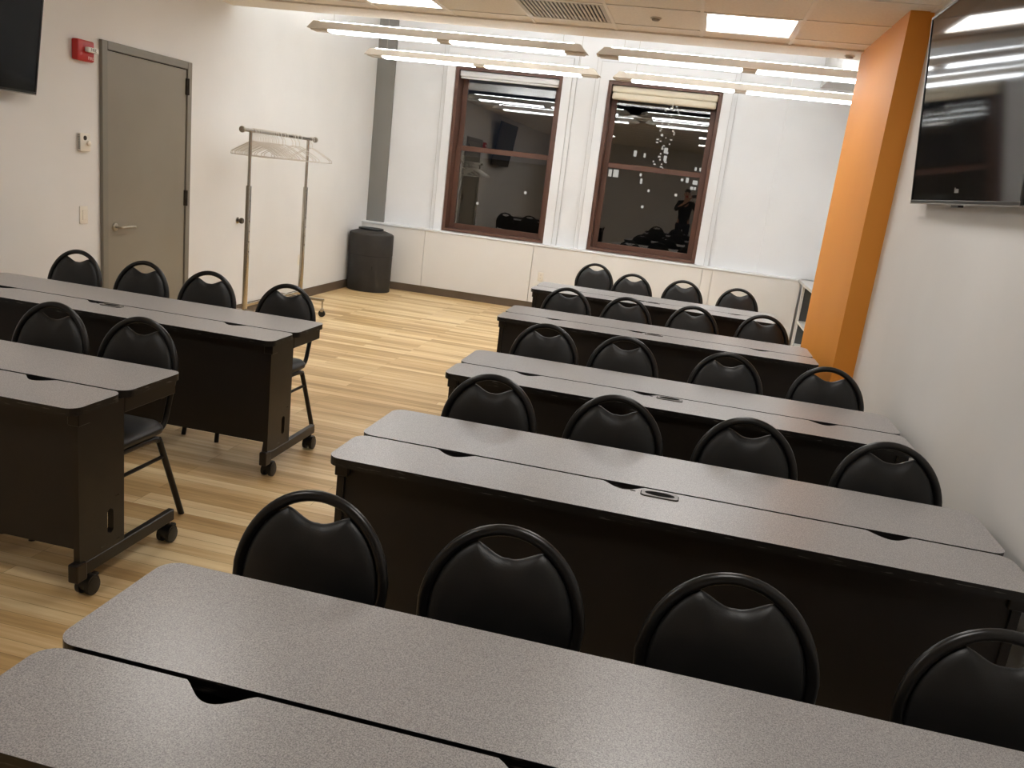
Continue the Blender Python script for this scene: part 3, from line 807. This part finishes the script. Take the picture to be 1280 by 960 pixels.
# ------------------------------------------------------------------ fittings on the drop face, seen mirrored in the panes
for (x, z, lb) in ((-3.02, 3.30, 'square air grille on the ceiling drop face, mirrored in the left window'), (-.42, 3.30, 'square air grille on the ceiling drop face, mirrored in the right window')):
    t = empty('air_grille', (x, YE, z), 0, lb, 'vent', 'air grilles on the ceiling drop')
    f = MB(); f.box(-.25, .25, 0, .012, -.16, -.14); f.box(-.25, .25, 0, .012, .14, .16); f.box(-.25, -.23, 0, .012, -.14, .14); f.box(.23, .25, 0, .012, -.14, .14); f.build('frame', M['vent'], t)
    f = MB(); f.box(-.23, .23, 0, .003, -.14, .14); f.build('backing', M['vent_dark'], t)
    f = MB()
    for k in range(15): f.box(-.225+.03*k, -.211+.03*k, .003, .010, -.14, .14)
    f.build('slats', M['vent'], t)

# ------------------------------------------------------------------ the photographer, mirrored in the right window
def skin_mesh(verts, edges, radii, root=0, sub=2):
    me = bpy.data.meshes.new('sk'); me.from_pydata([Vector(v) for v in verts], edges, [])
    o = bpy.data.objects.new('sk', me); COL.objects.link(o)
    o.modifiers.new('s', 'SKIN'); sm = o.modifiers.new('d', 'SUBSURF'); sm.levels = sub; sm.render_levels = sub
    for i, r in enumerate(radii):
        d = me.skin_vertices[0].data[i]; d.radius = r if isinstance(r, tuple) else (r, r); d.use_root = (i == root)
    dg = bpy.context.evaluated_depsgraph_get(); out = bpy.data.meshes.new_from_object(o.evaluated_get(dg))
    bpy.data.objects.remove(o); return out
def from_meshes(name, ms, mat, parent):
    f = MB()
    for x in ms: f.bm.from_mesh(x)
    return f.build(name, mat, parent, True, 180)
t = empty('person', (-.20, -.43, 0), 0, 'person in dark clothes holding up a phone, mirrored in the right window', 'person')
V = [(0,0,.98),(0,.0,1.16),(0,-.01,1.36),(0,0,1.50),(0,.015,1.575),(0,.035,1.655),(0,.03,1.765)]
E_ = [(0,1),(1,2),(2,3),(3,4),(4,5),(5,6)]
Rr = [(.15,.105),(.135,.098),(.165,.105),(.075,.062),(.054,.054),(.070,.086),(.072,.088)]
for sx in (-1, 1):
    n = len(V); wx = .20+sx*.105
    V += [(sx*.175,0,1.455),(sx*.275+.03,.13,1.27),(wx+sx*.03,.325,1.555),(wx,.385,1.615)]; E_ += [(2,n),(n,n+1),(n+1,n+2),(n+2,n+3)]
    Rr += [.058,.043,.027,(.018,.034)]
    n = len(V); V += [(sx*.095,0,.90),(sx*.105,.03,.50),(sx*.11,-.01,.085),(sx*.13,.16,.035)]; E_ += [(0,n),(n,n+1),(n+1,n+2),(n+2,n+3)]
    Rr += [.088,.058,.040,(.042,.030)]
parts = [skin_mesh(V, E_, Rr)]
for sx in (-1, 1):
    wx = .20+sx*.105
    for j, L2 in enumerate((.052, .062, .058, .045)):
        z = 1.605+.019*j
        parts.append(skin_mesh([(wx, .388, z), (wx-sx*.008, .410, z+.004), (wx-sx*(.018), .436, z+.006), (wx-sx*(.018+L2*.45), .446, z+.006)], [(0,1),(1,2),(2,3)], [.0095,.0088,.008,.0068], 0, 1))
    parts.append(skin_mesh([(wx, .372, 1.60), (wx-sx*.02, .385, 1.625), (wx-sx*.04, .396, 1.645)], [(0,1),(1,2)], [.011,.010,.008], 0, 1))
parts.append(skin_mesh([(0,.10,1.70),(0,.128,1.668),(0,.118,1.66)], [(0,1),(1,2)], [.010,.014,.010], 0, 1))
for sx in (-1, 1): parts.append(skin_mesh([(sx*.072,.03,1.665),(sx*.080,.025,1.69),(sx*.078,.02,1.71)], [(0,1),(1,2)], [(.006,.010),(.007,.016),(.006,.012)], 0, 1))
from_meshes('body', parts, M['skin'], t)
for sx in (-1, 1):
    f = MB(); f.lathe([(.003, -.011), (.010, -.006), (.012, 0), (.010, .006), (.003, .011)], (sx*.031, .105, 1.705), n=12, axis='y'); f.build('eye', M['dark_lettering'], t, True)
f = MB(); f.lathe([(.003, -.004), (.02, -.002), (.022, 0), (.02, .002), (.003, .004)], (0, .112, 1.632), n=14, axis='y'); f.build('mouth', M['red'], t, True)
from_meshes('hair', [skin_mesh([(0,.005,1.70),(0,.01,1.775),(0,.03,1.80)], [(0,1),(1,2)], [(.078,.082),(.080,.093),(.06,.07)])], M['hair'], t)
V2 = [(0,0,.84),(0,0,.98),(0,0,1.16),(0,-.01,1.36),(0,0,1.49)]; E2 = [(0,1),(1,2),(2,3),(3,4)]; R2 = [(.168,.124),(.170,.124),(.152,.114),(.180,.120),(.085,.075)]
for sx in (-1, 1):
    n = len(V2); V2 += [(sx*.175,0,1.458),(sx*.275+.03,.13,1.27),(.20+sx*.125,.29,1.52)]; E2 += [(3,n),(n,n+1),(n+1,n+2)]; R2 += [.072,.056,.040]
from_meshes('shirt', [skin_mesh(V2, E2, R2)], M['cloth_dark'], t)
V3 = [(0,0,.97)]; E3 = []; R3 = [(.160,.116)]
for sx in (-1, 1):
    n = len(V3); V3 += [(sx*.097,0,.88),(sx*.106,.03,.50),(sx*.11,-.01,.10)]; E3 += [(0,n),(n,n+1),(n+1,n+2)]; R3 += [.102,.076,.060]
from_meshes('trousers', [skin_mesh(V3, E3, R3)], M['cloth_jeans'], t)
for sx in (-1, 1):
    f = MB(); f.prism([(sx*.11-.045, -.06), (sx*.11+.045, -.06), (sx*.125+.052, .10), (sx*.13+.035, .20), (sx*.13-.035, .20), (sx*.12-.050, .10)], 0, .075); f.build('shoe', M['plastic'], t)
t = empty('phone', (0, -.022, 1.655), 0, 'phone held up by the person mirrored in the right window', 'phone')
f = MB(); f.box(-.078, .078, -.004, .004, -.037, .037, .003, 2, Matrix.Rotation(-.12, 4, 'Y')); f.build('casing', M['bezel'], t)
f = MB(); f.box(-.074, .074, -.0052, -.0041, -.034, .034, mat=Matrix.Rotation(-.12, 4, 'Y')); f.build('display', M['screen'], t)

# ------------------------------------------------------------------ camera
cam = bpy.data.cameras.new('camera'); co = bpy.data.objects.new('camera', cam); COL.objects.link(co)
F = Vector((-.17935, .95256, -.24603)).normalized()
yaw, pitch, roll = -.1862, -.2486, .1198
f_ = Vector((math.sin(yaw)*math.cos(pitch), math.cos(yaw)*math.cos(pitch), math.sin(pitch)))
r_ = f_.cross(Vector((0,0,1))).normalized(); u_ = r_.cross(f_)
r2 = math.cos(roll)*r_+math.sin(roll)*u_; u2 = -math.sin(roll)*r_+math.cos(roll)*u_
mw = Matrix((( r2.x, u2.x, -f_.x, 0), (r2.y, u2.y, -f_.y, 0), (r2.z, u2.z, -f_.z, 1.6669), (0,0,0,1)))
co.matrix_world = mw
cam.sensor_width = 36; cam.sensor_fit = 'HORIZONTAL'; cam.lens = 1025.8/1280*36; cam.clip_start = .02
scene.camera = co

# ------------------------------------------------------------------ world and view
w = bpy.data.worlds.new('night'); scene.world = w; w.use_nodes = True
w.node_tree.nodes['Background'].inputs[0].default_value = (.012, .014, .02, 1); w.node_tree.nodes['Background'].inputs[1].default_value = .6
scene.view_settings.view_transform = 'Standard'
scene.view_settings.look = 'None'
scene.view_settings.exposure = .25
scene.cycles.use_denoising = True
scene.cycles.max_bounces = 10; scene.cycles.diffuse_bounces = 6; scene.cycles.glossy_bounces = 5; scene.cycles.transparent_max_bounces = 12
scene.cycles.sample_clamp_indirect = 30
